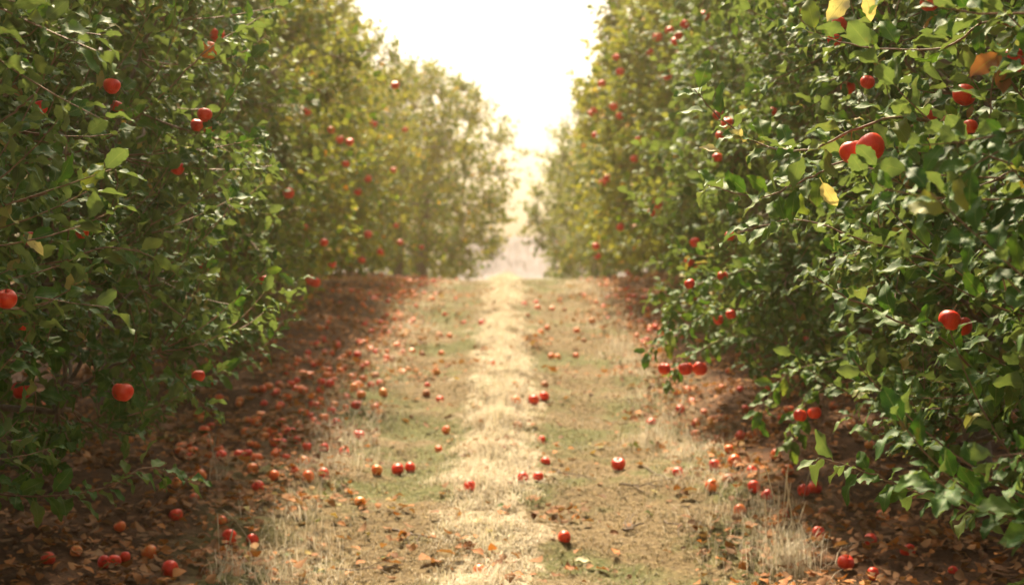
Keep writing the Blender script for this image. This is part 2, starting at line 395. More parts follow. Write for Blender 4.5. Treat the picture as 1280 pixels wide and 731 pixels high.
    return wood.mesh('trunk', [M_BARK]), crown.mesh('crown', [M_LEAF, M_TWIG]), O + D * Lf[:, None] * .5
def leaf_rnd(rng, n):
    r = np.clip(rng.beta(2.2, 3.0, n) * .95, 0, .9)
    k = rng.random(n); r[k > .972] = rng.uniform(.9, 1, (k > .972).sum())
    return r
def shoot_leaves(Q, rng, gap, outw, start=.42):
    Ls = np.linalg.norm(np.diff(Q, axis=1), axis=-1); tot = Ls.sum(1)
    O = []; D = []; Nn = []
    nmax = int(math.ceil(.46 / gap)); K = Q.shape[1]
    ph = rng.random(len(Q)) * 6.28
    for j in range(nmax):
        back = j * gap * rng.uniform(.7, 1.3, len(Q)) ** 1
        t = 1 - back / np.maximum(tot, .05)
        ok = t > .08
        if not ok.any(): break
        tt = np.clip(t, 0, 1) * (K - 1); i = np.minimum(tt.astype(int), K - 2); f = (tt - i)[:, None]
        r = np.arange(len(Q)); P = Q[r, i] * (1 - f) + Q[r, i + 1] * f; T = norm(Q[r, i + 1] - Q[r, i])
        ref = np.where(np.abs(T[:, 2:]) > .9, np.array([1., 0, 0]), np.array([0, 0, 1.]))
        U = norm(np.cross(T, ref)); V = np.cross(T, U)
        a = ph + j * 2.39996 + rng.normal(0, .3, len(Q))
        side = np.cos(a)[:, None] * U + np.sin(a)[:, None] * V
        rad = norm(side * .8 + outw * .35 + T * (.9 if j < 2 else .5) + np.array([0, 0, .12 - .06]) + rng.normal(0, .12, side.shape))
        nn = np.array([0, 0, .75]) + outw * .55 + T * .3 + rng.normal(0, .33, side.shape)
        O.append(P[ok]); D.append(rad[ok]); Nn.append(nn[ok])
    return np.concatenate(O), np.concatenate(D), np.concatenate(Nn)

RT_ = 1
VAR = {
    'high': [grow_tree(11, lod='high', nshoot=1800, Ls=.086, leafgap=.024), grow_tree(12, lod='high', nshoot=1800, Rx=1.38, Ls=.086, leafgap=.024)],
    'mid': [grow_tree(23, h0=.28, Ry=1.36, lod='mid', nshoot=1350, Ls=.088), grow_tree(24, h0=.28, Ry=1.36, lod='mid', nshoot=1350, Ls=.088, Rx=1.4)],
    'low': [grow_tree(35, h0=.12, Ry=1.38, lod='low', nshoot=850, Ls=.105, leafgap=.034, water=34), grow_tree(36, h0=.12, Ry=1.38, lod='low', nshoot=850, Ls=.105, leafgap=.034, water=34)],
    'open': [grow_tree(47, h0=.1, H=3.7, lod='low', nshoot=700, Ls=.10, leafgap=.035, inner=.1, water=44, nlimb=13, Rx=1.75, nsub=120), grow_tree(58, h0=.1, H=3.6, lod='low', nshoot=680, Ls=.10, leafgap=.035, inner=.1, water=40, nlimb=13, Rx=1.6, nsub=110)],
}
# (row side, x, y, variant, which, rotation, scale, leaf colour factor with sun glow painted in farther off, label)
ORD = ['first', 'second', 'third', 'fourth', 'fifth', 'sixth', 'seventh', 'eighth', 'ninth', 'tenth', 'eleventh', 'twelfth', 'thirteenth', 'fourteenth', 'fifteenth']
TREES = []
def row(side, spec):
    for i, (x, y, kind, which, sc, col) in enumerate(spec):
        TREES.append((side, i, x, y, kind, which, sc, col))
G = (1, 1, 1)
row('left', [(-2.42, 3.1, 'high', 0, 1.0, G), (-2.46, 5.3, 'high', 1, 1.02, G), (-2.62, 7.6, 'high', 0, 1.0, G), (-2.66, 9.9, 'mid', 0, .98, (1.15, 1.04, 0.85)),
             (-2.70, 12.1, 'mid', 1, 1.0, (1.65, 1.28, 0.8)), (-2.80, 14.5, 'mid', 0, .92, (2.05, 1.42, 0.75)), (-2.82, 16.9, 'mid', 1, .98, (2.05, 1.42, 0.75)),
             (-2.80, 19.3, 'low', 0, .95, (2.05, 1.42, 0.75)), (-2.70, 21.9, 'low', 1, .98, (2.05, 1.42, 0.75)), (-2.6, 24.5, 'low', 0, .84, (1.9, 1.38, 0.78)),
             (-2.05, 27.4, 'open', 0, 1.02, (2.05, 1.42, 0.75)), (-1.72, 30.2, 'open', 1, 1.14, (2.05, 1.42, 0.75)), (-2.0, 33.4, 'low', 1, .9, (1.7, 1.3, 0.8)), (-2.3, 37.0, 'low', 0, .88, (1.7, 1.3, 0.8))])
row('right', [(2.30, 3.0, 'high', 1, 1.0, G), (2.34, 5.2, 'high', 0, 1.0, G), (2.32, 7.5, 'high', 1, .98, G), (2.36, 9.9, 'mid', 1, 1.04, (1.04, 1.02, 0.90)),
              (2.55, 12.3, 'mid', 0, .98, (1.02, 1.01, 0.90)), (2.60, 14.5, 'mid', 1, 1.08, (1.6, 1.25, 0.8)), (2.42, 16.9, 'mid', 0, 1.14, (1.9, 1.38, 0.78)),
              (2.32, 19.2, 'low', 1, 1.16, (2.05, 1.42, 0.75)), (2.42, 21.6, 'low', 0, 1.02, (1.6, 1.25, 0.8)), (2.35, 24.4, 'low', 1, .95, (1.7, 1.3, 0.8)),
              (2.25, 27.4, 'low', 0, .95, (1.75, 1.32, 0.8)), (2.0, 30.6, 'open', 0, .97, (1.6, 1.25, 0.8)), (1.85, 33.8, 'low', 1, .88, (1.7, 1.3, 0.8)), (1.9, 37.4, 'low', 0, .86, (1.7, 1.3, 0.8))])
LOOK = {
    ('left', 0): 'dark leafy apple tree filling the left edge, nearest in the left row',
    ('right', 0): 'dark leafy apple tree at the right edge, nearest in the right row',
    ('left', 1): 'apple tree second in the left row, a red apple low on its skirt',
    ('right', 1): 'apple tree second in the right row, its branch with a red pair reaching out',
    ('left', 10): 'thin yellowing and glow-tinted apple tree with bare limbs showing, eleventh in the left row',
    ('left', 11): 'thin yellowing and glow-tinted apple tree beyond the crest, twelfth in the left row',
    ('right', 11): 'thin yellowing and glow-tinted apple tree beyond the crest, twelfth in the right row',
    ('left', 13): 'small olive green apple tree that ends the left row by the gap',
    ('right', 13): 'small olive green apple tree that ends the right row by the gap',
}
ROOT = {}; CENT = []
for side, i, x, y, kind, which, sc, col in TREES:
    g = float(gz(x, y)); rz = (math.pi if side == 'right' else 0) + ((i * 37) % 11 - 5) * .03 + (math.pi if (i // 2) % 2 else 0)
    r = link('apple_tree', None, loc=(x, y, g - .02), rot=(0, 0, rz), scale=sc)
    r.empty_display_size = .3
    tone = 'green' if i < 5 else ('paler green' if i < 8 else 'glow-tinted golden green')
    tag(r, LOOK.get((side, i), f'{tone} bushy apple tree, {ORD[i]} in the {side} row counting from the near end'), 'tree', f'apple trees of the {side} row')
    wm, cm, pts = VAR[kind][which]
    t_ = link('trunk', wm, r); c_ = link('crown', cm, r); c_.color = (*col, 1)  # crown colour: some autumn yellow, plus sun glow painted into the farther leaves
    ROOT[(side, i)] = r
    ca, sa = math.cos(rz), math.sin(rz)
    Pw = pts * sc; Pw = np.stack([Pw[:, 0] * ca - Pw[:, 1] * sa + x, Pw[:, 0] * sa + Pw[:, 1] * ca + y, Pw[:, 2] + g - .02], -1)
    CENT.append(Pw)
CENT = np.concatenate(CENT)
cpx, cpy, cdep = project(CENT)

# ------------------------------------------------------------------ reaching branches of the near trees
REACHED = []
def reach(side, i, pts, seed, leafgap=.019, Ls=.10, rad=.0055, twigs=(), leafy=.65):
    """a branch through photo-sighted points at true depths, its base running back to the trunk"""
    root = ROOT[(side, i)]; rng = np.random.default_rng(seed)
    P = np.array([at(*p) for p in pts])
    base = np.array([root.location[0], root.location[1], min(max(P[0][2] - .25, .8), 3.0)])
    ctl = np.vstack([base, (base + P[0]) / 2 + [0, 0, .05], P])
    # Catmull-Rom through the points
    out_ = []
    c2 = np.vstack([2 * ctl[0] - ctl[1], ctl, 2 * ctl[-1] - ctl[-2]])
    for k in range(1, len(c2) - 2):
        for t in np.linspace(0, 1, 6, endpoint=False):
            a, b, c, d = c2[k - 1:k + 3]
            out_.append(.5 * ((2 * b) + (-a + c) * t + (2 * a - 5 * b + 4 * c - d) * t * t + (-a + 3 * b - 3 * c + d) * t ** 3))
    out_.append(ctl[-1]); Q = np.array(out_); Q[1:-1] += rng.normal(0, .002, Q[1:-1].shape)
    mb = MB()
    tubes(mb, Q, np.interp(np.arange(len(Q)), [0, len(Q) * .35, len(Q)], [rad * 1.9, rad * .62, .0014]), 6, m=1)
    outw = norm(np.array([[-1. if side == 'right' else 1., -.5, 0]]))
    seg = np.linalg.norm(np.diff(Q, axis=0), axis=1); s = np.concatenate([[0], np.cumsum(seg)]); tot = s[-1]
    start = tot * (1 - leafy)
    n = int((tot - start) / leafgap); ss = np.linspace(start, tot, n) + rng.normal(0, .006, n)
    Pn = np.stack([np.interp(ss, s, Q[:, k]) for k in range(3)], -1)
    T = norm(np.stack([np.interp(ss + .01, s, Q[:, k]) - np.interp(ss - .03, s, Q[:, k]) for k in range(3)], -1))
    U = norm(np.cross(T, [0, 0, 1.])); V = np.cross(T, U)
    a = np.arange(n) * 2.39996 + rng.normal(0, .35, n)
    D = norm(np.cos(a)[:, None] * U + np.sin(a)[:, None] * V * .8 + T * .6 + rng.normal(0, .15, T.shape) + outw * .1)
    Nn = np.array([0, -.25, .85]) + outw * .2 + T * .35 + rng.normal(0, .3, T.shape)
    L = Ls * rng.uniform(.65, 1.15, n)
    mx, my, md = project(Pn + D * L[:, None] * .5)
    keep = ~((np.hypot(mx - 1080, my - 188) < 46) & (md < 4.15)); Pn, D, Nn, L = Pn[keep], D[keep], Nn[keep], L[keep]; n = len(Pn)
    add_leaves(mb, Pn, D, Nn, L, 'high', rng, np.clip(rng.normal(.62, .14, n), .2, .84))
    REACHED.append(Pn + D * L[:, None] * .5)
    ob = link('branch', mb.mesh('branch', [M_LEAF, M_TWIG]))
    # parent keeping world place
    ob.parent = root
    import mathutils
    Mx = mathutils.Matrix.LocRotScale(root.location, root.rotation_euler, root.scale)
    ob.matrix_parent_inverse = Mx.inverted()
    return Q
reach('right', 1, [(1150, 150, 4.0), (1075, 160, 3.72), (1010, 187, 3.85), (950, 180, 4.0), (900, 148, 4.0), (868, 112, 4.0)], 1, leafy=.5)
reach('right', 1, [(1130, 190, 4.3), (1050, 205, 4.1), (1000, 228, 4.05), (950, 246, 4.0), (885, 232, 4.0)], 2, leafy=.5)
reach('right', 1, [(1240, 470, 3.9), (1180, 425, 3.75), (1110, 395, 3.7), (1060, 372, 3.7), (1018, 346, 3.7)], 3, leafy=.5)
reach('right', 0, [(1330, 640, 3.6), (1230, 640, 3.7), (1140, 612, 3.8), (1080, 588, 3.8), (1025, 572, 3.85)], 4, leafy=.55)
reach('right', 0, [(1340, 200, 3.2), (1275, 212, 3.2), (1220, 236, 3.2), (1200, 250, 3.25)], 5, leafy=.45, Ls=.09)
reach('right', 1, [(1260, 30, 3.6), (1180, 60, 3.7), (1090, 60, 3.8), (1010, 40, 3.9)], 6, leafy=.5)
reach('right', 1, [(1180, 330, 4.2), (1080, 300, 4.2), (1000, 275, 4.3), (925, 290, 4.4)], 16, leafy=.5)
reach('right', 0, [(1300, 330, 3.3), (1250, 300, 3.3), (1235, 180, 3.3), (1245, 60, 3.3)], 17, leafy=.5, Ls=.09)
reach('right', 2, [(1010, 440, 7.6), (930, 420, 7.5), (870, 440, 7.4), (835, 478, 7.4)], 7, leafy=.6, leafgap=.014)
reach('right', 2, [(1000, 400, 7.6), (900, 385, 7.4), (860, 410, 7.3), (810, 440, 7.3)], 18, leafy=.6, leafgap=.014)
reach('right', 2, [(980, 330, 7.6), (890, 350, 7.3), (850, 370, 7.2), (830, 420, 7.2)], 19, leafy=.6, leafgap=.014)
reach('right', 2, [(1100, 470, 6.6), (1050, 480, 6.5), (1010, 500, 6.5), (985, 560, 6.5)], 20, leafy=.6, leafgap=.016)
reach('right', 2, [(1100, 440, 6.6), (1040, 450, 6.5), (980, 470, 6.5), (950, 520, 6.5)], 21, leafy=.6, leafgap=.016)
reach('left', 0, [(-60, 200, 3.6), (0, 152, 3.6), (42, 118, 3.65), (70, 62, 3.7), (84, -10, 3.7)], 8, leafy=.7)
reach('left', 0, [(-40, 260, 3.8), (60, 240, 3.8), (82, 200, 3.8), (80, 140, 3.85)], 9, leafy=.5)
reach('left', 1, [(100, 190, 5.0), (200, 120, 5.0), (262, 60, 5.1), (330, 20, 5.3)], 10, leafy=.6)
reach('left', 1, [(40, 620, 4.7), (130, 610, 4.7), (180, 585, 4.8), (235, 600, 4.9)], 11, leafy=.6)
reach('left', 2, [(250, 470, 6.6), (300, 455, 6.6), (345, 415, 6.7), (372, 350, 6.9)], 12, leafy=.6)
reach('left', 1, [(60, 330, 4.6), (130, 310, 4.6), (190, 320, 4.7), (230, 350, 4.8)], 13, leafy=.6)

CENT = np.concatenate([CENT] + REACHED); cpx, cpy, cdep = project(CENT)
# ------------------------------------------------------------------ apples
def apple_mesh(name, material, seed=0, seg=20):
    rng = np.random.default_rng(seed)
    th = np.linspace(0, np.pi, 15); a = np.linspace(0, 2 * np.pi, seg, endpoint=False)
    rr = .5 * np.sin(th) ** .85 * (1 + .10 * np.cos(th)); zz = .44 * np.cos(th)
    zz -= .16 * np.exp(-(rr / .13) ** 2) * np.sign(np.cos(th)) * (np.abs(np.cos(th)) > .5) * np.where(np.cos(th) > 0, 1, .6)
    k = 1 + .035 * np.cos(5 * a)[None] * np.clip(-np.cos(th), 0, 1)[:, None] + .03 * np.cos(a + rng.uniform(0, 6))[None]
    X = rr[:, None] * np.cos(a)[None] * k; Y = rr[:, None] * np.sin(a)[None] * k; Z = np.broadcast_to(zz[:, None], X.shape) + .03 * np.cos(a * 2 + seed)[None] * np.sin(th)[:, None]
    i = np.arange(X.size).reshape(X.shape); ii = np.roll(i, -1, 1)
    q = np.stack([i[1:], ii[1:], ii[:-1], i[:-1]], -1)
    q = np.stack([i[1:], ii[1:], ii[:-1], i[:-1]], -1)
    mb = MB(); mb.add(np.stack([X, Y, Z], -1) * .075, q)
    return mb.mesh(name, [material])
AP = {'red': [apple_mesh('apple', M_RED, s) for s in range(3)], 'blush': [apple_mesh('apple', M_BLUSH, s + 5) for s in range(2)], 'rot': [apple_mesh('apple', M_ROT, s + 9) for s in range(2)]}
mb = MB(); tubes(mb, np.array([[0, 0, .018], [.001, 0, .032], [.004, .001, .046], [.009, .002, .058]]), np.array([.0018, .0013, .0012, .002]), 5); STALK = mb.mesh('stalk', [M_STALK])
rng = np.random.default_rng(77)
APPLES = 0
def put_apple(loc, size, kind, label, group, name, hang=False, stalk=True):
    global APPLES
    me = AP[kind][rng.integers(0, len(AP[kind]))]
    rot = (rng.normal(0, .25), rng.normal(0, .25), rng.uniform(0, 6.28)) if hang else (rng.uniform(0, 3.1), rng.uniform(-.8, .8), rng.uniform(0, 6.28))
    o = link(name, me, loc=loc, rot=rot, scale=size / .075); tag(o, label, 'apple', group)
    if stalk: link('stalk', STALK, o)
    APPLES += 1
    return o
HANG = [ # px, py, size px, kind, own label
 (1088, 185, 34, 'red', 'glossy red apple, the right one of a pair on the reaching branch'), (1066, 190, 30, 'red', 'red apple tucked behind the glossy one on the reaching branch'),
 (1205, 119, 27, 'red', 'shaded red apple between leaves left of the withered brown leaf'), (1160, 148, 21, 'red', 'red apple half hidden by leaves above the glossy pair'), (1186, 153, 19, 'rot', 'dull brown apple touching a red one above the glossy pair'), (1212, 159, 19, 'red', 'small dark red apple right of the dull brown one'),
 (1162, 4, 22, 'red', 'red apple cut by the top edge, right of the faded leaves'), (1266, 76, 34, 'red', 'dark red apple behind the withered brown leaf at the right edge'),
 (1050, 30, 20, 'red', 'bright red apple just under the faded leaves at the top'), (1043, 50, 17, 'red', 'red apple lower of the two under the faded leaves'), (1060, 110, 17, 'red', 'red apple left of a green leaf, upper right foliage'), (1084, 103, 17, 'red', 'red apple right of a green leaf, upper right foliage'),
 (1187, 400, 26, 'red', 'deep red apple, left one of the shaded pair at the far right'), (1203, 408, 24, 'red', 'deep red apple, right one of the shaded pair at the far right'),
 (857, 461, 17, 'red', 'middle red apple of three hanging low over the lane edge'), (875, 461, 17, 'red', 'right red apple of three hanging low over the lane edge'), (830, 461, 15, 'red', 'left red apple of three hanging low over the lane edge'),
 (1000, 519, 16, 'red', 'left apple of a low pair above the dark litter'), (1018, 516, 16, 'red', 'right apple of a low pair above the dark litter'), (1142, 636, 15, 'red', 'lone red apple low in the dark skirt of the nearest right tree'),
 (153, 490, 25, 'red', 'bright red apple hanging low on the left, clear of the leaves'), (27, 488, 23, 'red', 'deep red apple low at the left edge'), (8, 374, 25, 'red', 'dark red apple at the very left edge above another'), (26, 408, 15, 'red', 'small dark apple under the one at the very left edge'),
 (260, 63, 23, 'blush', 'orange red apple glowing in the upper left foliage'), (272, 44, 17, 'red', 'red apple just above the glowing orange one'), (140, 108, 20, 'red', 'dull red apple in shade, upper left foliage'), (146, 134, 14, 'red', 'small bright apple below the dull shaded one'), (50, 135, 18, 'red', 'red apple behind a leaf near the upper left corner'),
 (37, 299, 17, 'red', 'shaded apple under a yellow leaf at the left'), (103, 291, 13, 'red', 'small red apple between leaves right of the yellow leaf'),
]
HG = { # shared by clusters nothing tells apart
 'red apple hanging in the glowing part of the left row': [(210, 123, 12), (256, 144, 14), (247, 157, 12), (261, 161, 12), (222, 211, 12), (361, 242, 12), (460, 224, 10), (447, 240, 9), (425, 175, 9), (437, 178, 9), (414, 163, 8), (432, 205, 8), (492, 213, 8), (506, 162, 8), (494, 107, 9), (384, 140, 9), (467, 155, 8)],
 'red apple hanging in the lower leaves of the left row': [(394, 353, 13), (386, 350, 11), (415, 330, 9), (380, 285, 9), (460, 293, 9), (495, 282, 9), (500, 303, 8), (475, 315, 9), (527, 309, 9), (248, 470, 10), (405, 303, 9), (330, 350, 9), (452, 325, 8), (255, 335, 10)],
 'red apple hanging high in the hazy right row': [(822, 47, 10), (837, 39, 10), (845, 52, 10), (856, 31, 10), (834, 95, 11), (775, 90, 9), (752, 105, 9), (739, 142, 9), (767, 134, 9), (775, 145, 9), (744, 169, 8), (881, 20, 11), (848, 45, 9), (743, 138, 8), (900, 170, 10), (965, 140, 11), (770, 72, 8), (812, 66, 9)],
 'red apple hanging at mid height in the right row': [(898, 144, 12), (909, 154, 13), (897, 197, 11), (793, 199, 9), (759, 223, 10), (753, 229, 9), (822, 256, 11), (814, 266, 9), (776, 284, 9), (798, 175, 8), (869, 303, 11), (861, 327, 11), (871, 333, 10), (913, 295, 10), (745, 308, 8), (747, 320, 8), (785, 341, 10), (898, 400, 11), (914, 393, 11), (903, 345, 9), (862, 355, 9)],
}
def hang_at(px, py, s):
    rad = max(s * .5, 5)
    k = (np.hypot(cpx - px, cpy - py) < rad) & (cdep > 2.5)
    if k.sum() < 3: return None
    dd = np.sort(cdep[k])
    return dd[1 if len(dd) > 5 else 0] - .06
    want = 1900 * .074 / s
    d = dd[min(len(dd) - 1, 2)]
    # stay on the foliage surface; take the leaf layer nearest to the wanted distance within the first ones
    c = dd[:min(len(dd), 5)]; d = c[np.argmin(np.abs(c - want))]
    return d - .09
for px, py, s, kd, lab in HANG:
    d = hang_at(px, py, s)
    if (px, py) in ((1088, 185),): d = 3.66
    if (px, py) in ((1066, 190),): d = 3.74
    if (px, py) == (1266, 76): d = 3.6
    if (px, py) in ((857, 461), (875, 461), (830, 461)): d = 7.25
    if (px, py) in ((1000, 519), (1018, 516)): d = 6.42
    if d is None: d = 1900 * .074 / s
    P = at(px, py, d); size = float(np.clip(s * 1.08 * d / F, .043, .09))
    put_apple(P, size, kd, lab, 'apples hanging in the trees', 'hanging_apple', hang=True)
for lab, L_ in HG.items():
    for px, py, s in L_:
        d = hang_at(px, py, s)
        if d is None: continue
        put_apple(at(px, py, d), float(np.clip(s * 1.2 * d / F, .052, .092)), 'red', lab, lab.replace('red apple', 'apples'), 'hanging_apple', hang=True, stalk=d < 12)

FALL = [
 (286, 673, 20, 'red', 'bright red windfall apple beside a pale leaf on the left litter'), (130, 704, 15, 'red', 'left one of two touching red windfalls near the bottom left'), (143, 704, 14, 'red', 'right one of two touching red windfalls near the bottom left'),
 (220, 605, 15, 'blush', 'yellow and red windfall apple at the skirt of the left tree'), (251, 596, 16, 'blush', 'pink windfall apple right of the yellow and red one'), (450, 628, 14, 'blush', 'orange windfall apple alone on the left wheel track'),
 (471, 589, 14, 'blush', 'pale left apple of a row of three on the left wheel track'), (497, 587, 16, 'red', 'middle apple of a row of three on the left wheel track'), (513, 585, 14, 'red', 'right apple of a row of three on the left wheel track'),
 (654, 598, 15, 'red', 'red windfall apple at the right rim of the dry grass strip'), (673, 598, 9, 'red', 'small windfall apple just right of the dry grass strip'), (705, 673, 17, 'red', 'red windfall apple near the bottom of the right wheel track'),
 (773, 581, 18, 'red', 'bright red windfall apple alone on the right wheel track'), (847, 591, 14, 'red', 'red windfall apple at the right edge of the turf'), (587, 608, 15, 'red', 'broken red windfall apple on the dry grass strip'),
 (667, 501, 14, 'red', 'larger apple of a trio on the right wheel track'), (680, 497, 13, 'red', 'right apple of a trio on the right wheel track'), (645, 501, 12, 'blush', 'left apple of a trio beside the dry grass strip'),
 (918, 578, 18, 'blush', 'large orange windfall apple on the right litter'), (893, 583, 15, 'red', 'windfall apple left of the large orange one'), (942, 609, 16, 'red', 'windfall apple with a pale cheek on the right litter'), (979, 645, 14, 'red', 'windfall apple behind the tall dry stalks'),
 (1057, 705, 21, 'red', 'red windfall apple right of the tall dry stalks'), (1092, 719, 18, 'red', 'red windfall apple at the bottom edge, right litter'), (1023, 668, 11, 'red', 'small windfall apple beside the tall dry stalks'), (1088, 675, 16, 'red', 'shaded windfall apple above the two at the bottom right'),
 (602, 404, 9, 'red', 'lone red windfall apple left of the strip, near the crest'), (342, 595, 15, 'blush', 'orange windfall apple in the left litter, large'), (385, 598, 16, 'blush', 'pale yellow windfall apple at the rim of the left litter'), (600, 716, 14, 'blush', 'windfall apple sunk in the strip at the bottom'),
]
FG = {
 'windfall apple on the shaded litter under the left row': [(243, 620), (220, 646), (242, 550), (230, 571), (263, 534), (278, 547), (274, 559), (277, 569), (309, 524), (321, 528), (321, 555), (344, 553), (313, 553), (277, 649), (322, 611), (212, 716), (187, 692), (156, 698), (316, 675), (316, 589), (357, 465), (351, 482), (371, 476), (369, 485), (391, 495), (401, 488), (404, 460), (371, 528), (371, 550), (379, 577), (368, 589), (392, 526), (398, 532), (382, 515), (351, 528), (318, 486), (345, 460), (404, 590), (300, 500), (330, 505), (385, 440), (396, 430), (408, 425), (372, 450), (60, 700), (95, 690), (150, 660), (410, 402), (423, 395), (440, 385), (432, 410), (446, 402), (455, 380), (468, 372), (452, 368), (478, 362), (465, 360), (490, 360), (425, 378), (415, 440), (398, 450), (380, 467)],
 'windfall apple on the worn left wheel track': [(415, 513), (473, 515), (533, 492), (534, 480), (550, 497), (545, 465), (503, 433), (515, 437), (558, 538), (548, 561), (549, 416), (562, 418), (470, 438), (469, 468), (475, 479), (479, 492), (448, 544), (453, 457), (464, 480), (443, 484), (480, 396), (528, 442), (417, 506), (490, 448), (500, 398), (520, 380), (540, 372), (570, 371), (530, 365), (486, 415), (470, 410), (448, 425), (436, 440), (426, 462), (440, 470), (433, 495), (412, 480), (420, 530), (405, 560), (430, 565), (510, 460), (552, 440), (580, 400), (556, 390)],
 'windfall apple on the right wheel track': [(681, 480), (642, 478), (615, 453), (689, 445), (697, 446), (720, 443), (676, 414), (684, 408), (721, 411), (730, 424), (646, 532), (682, 576), (677, 549), (655, 378), (670, 375), (690, 384), (706, 385), (660, 392), (740, 400), (700, 372), (760, 395), (672, 383)],
 'windfall apple on the litter under the right row': [(814, 527), (871, 547), (916, 556), (891, 551), (900, 523), (931, 509), (942, 520), (905, 540), (925, 547), (870, 530), (1005, 617), (1018, 612), (1103, 645), (1135, 688), (1192, 714), (970, 570), (955, 540), (985, 590), (745, 375), (770, 380), (785, 372), (760, 370), (775, 392), (795, 400), (730, 368), (755, 382), (790, 385), (800, 378), (742, 362), (768, 362), (940, 590), (910, 600), (1030, 640), (960, 620), (925, 640), (890, 610), (865, 500), (880, 515), (850, 510), (845, 490)],
}
cl = lambda v, a, b: max(a, min(b, v))
for px, py, s, kd, lab in FALL:
    P = on_ground(px, py + s * .38)
    size = float(cl(s * P[1] / F, .055, .085)); P[2] = gz(P[0], P[1]) + size * .42
    put_apple(P, size, kd, lab, 'windfall apples on the ground', 'fallen_apple')
for lab, L_ in FG.items():
    for px, py in L_:
        P = on_ground(px, py + 4)
        if P is None: continue
        size = float(rng.uniform(.044, .070)); P[2] = gz(P[0], P[1]) + size * rng.uniform(.12, .4)
        kd = rng.choice(['red', 'blush', 'rot'], p=[.45, .41, .14])
        put_apple(P, size, kd, lab, lab.replace('apple', 'apples'), 'fallen_apple', stalk=P[1] < 9)
# the many small ones too far or too buried to tell apart
def windfall_mass():
    mb = MB(); rg = np.random.default_rng(9)
    base = AP['red'][0]; v = np.array([x.co[:] for x in base.vertices]); q = np.array([p.vertices[:] for p in base.polygons])
    n = 560
    y = 8 + 22 * rg.random(n) ** 1.1; sd = rg.random(n) < .72
    x = np.where(sd, -1.05 - rg.gamma(1.6, .28, n) * 1.1 + rg.normal(0, .15, n), 1.1 + rg.gamma(1.6, .3, n))
    for a, b in zip(x, y):
        s = rg.uniform(.55, .95); an = rg.uniform(0, 6.28)
        rot = np.array([[math.cos(an), -math.sin(an), 0], [math.sin(an), math.cos(an), 0], [0, 0, 1]])
        mb.add(v @ rot.T * s + [a, b, float(gz(a, b)) + .02], q, m=int(rg.random() < .7))
    o = link('windfall_apples', mb.mesh('windfall_apples', [M_RED, M_BLUSH]))
    tag(o, 'many small windfall apples strewn along both rows towards the crest', 'apples', kind='stuff')
windfall_mass()

# ------------------------------------------------------------------ litter, grass
def scatter_leaves():
    rg = np.random.default_rng(21); mb = MB()
    def area(n, x0, x1, y0, y1, tilt=.35, pw=1.3):
        y = y0 + (y1 - y0) * rg.random(n) ** pw; x = rg.uniform(x0, x1, n)
        return x, y
    xs, ys = [], []
    for a in ((13000, -3.2, -1.12, 4.2, 23), (13000, 1.12, 3.2, 4.2, 23), (1500, -1.3, -.8, 4.5, 23), (1400, .8, 1.3, 4.5, 23), (1300, -.9, .95, 4.8, 20)):
        x, y = area(*a); xs.append(x); ys.append(y)
    x = np.concatenate(xs); y = np.concatenate(ys); n = len(x)
    j = rg.random(n) < .45; cn = 700; ci = rg.integers(0, n, cn); kk = rg.integers(0, cn, n)
    x = np.where(j, x[ci][kk] + rg.normal(0, .10, n), x); y = np.where(j, y[ci][kk] + rg.normal(0, .13, n), y)
    P = np.stack([x, y, gz(x, y) + rg.uniform(.006, .04, n) + .02 * j], -1)
    a = rg.uniform(0, 6.28, n)
    D = np.stack([np.cos(a), np.sin(a), rg.normal(0, .2, n)], -1)
    Nn = np.stack([rg.normal(0, .4, n), rg.normal(0, .4, n), np.where(rg.random(n) < .5, 1, -1)], -1)
    add_leaves(mb, P, D, Nn, np.clip(rg.normal(.054, .017, n), .02, .095), 'mid', rg, np.clip(rg.random(n) * .75 + .25 * (np.sin(x * 2.1) * np.sin(y * 1.6) + .5), 0, 1))
    o = link('fallen_leaves', mb.mesh('fallen_leaves', [M_LITTER])); tag(o, 'brown and rust coloured dead leaves littering the ground under the rows', 'leaf litter', kind='stuff')
scatter_leaves()
def blades(mb, x, y, L, lean, wid, rg, tint, bias=None, m=0, base=-.004):
    n = len(x); a = rg.uniform(0, 6.28, n)
    hd = np.stack([np.cos(a), np.sin(a), np.zeros(n)], -1)
    if bias is not None: hd = norm(hd + np.array(bias))
    side = np.stack([-hd[:, 1], hd[:, 0], np.zeros(n)], -1)
    Z = np.array([0, 0, 1.]); B = np.stack([x, y, gz(x, y) + base], -1)
    K = 4; t = np.linspace(0, 1, K)
    P = []
    for k in range(K):
        h = L * (t[k] * (1 - lean * .75 * t[k])); f = L * lean * t[k] ** 1.5
        P.append(B + hd * f[:, None] + Z * h[:, None])
    P = np.array(P).transpose(1, 0, 2); wd = (wid[:, None] * np.array([1, .9, .6, .12])[None])[..., None] * side[:, None]
    V = np.stack([P - wd, P + wd], 2).reshape(n, -1, 3)
    q = np.array([[0, 1, 3, 2], [2, 3, 5, 4], [4, 5, 7, 6]])
    c = np.zeros((n, 8, 4)); c[..., 0] = tint[:, None]; c[..., 3] = 1
    mb.add(V, q[None] + (np.arange(n) * 8)[:, None, None], c.reshape(-1, 4), m)
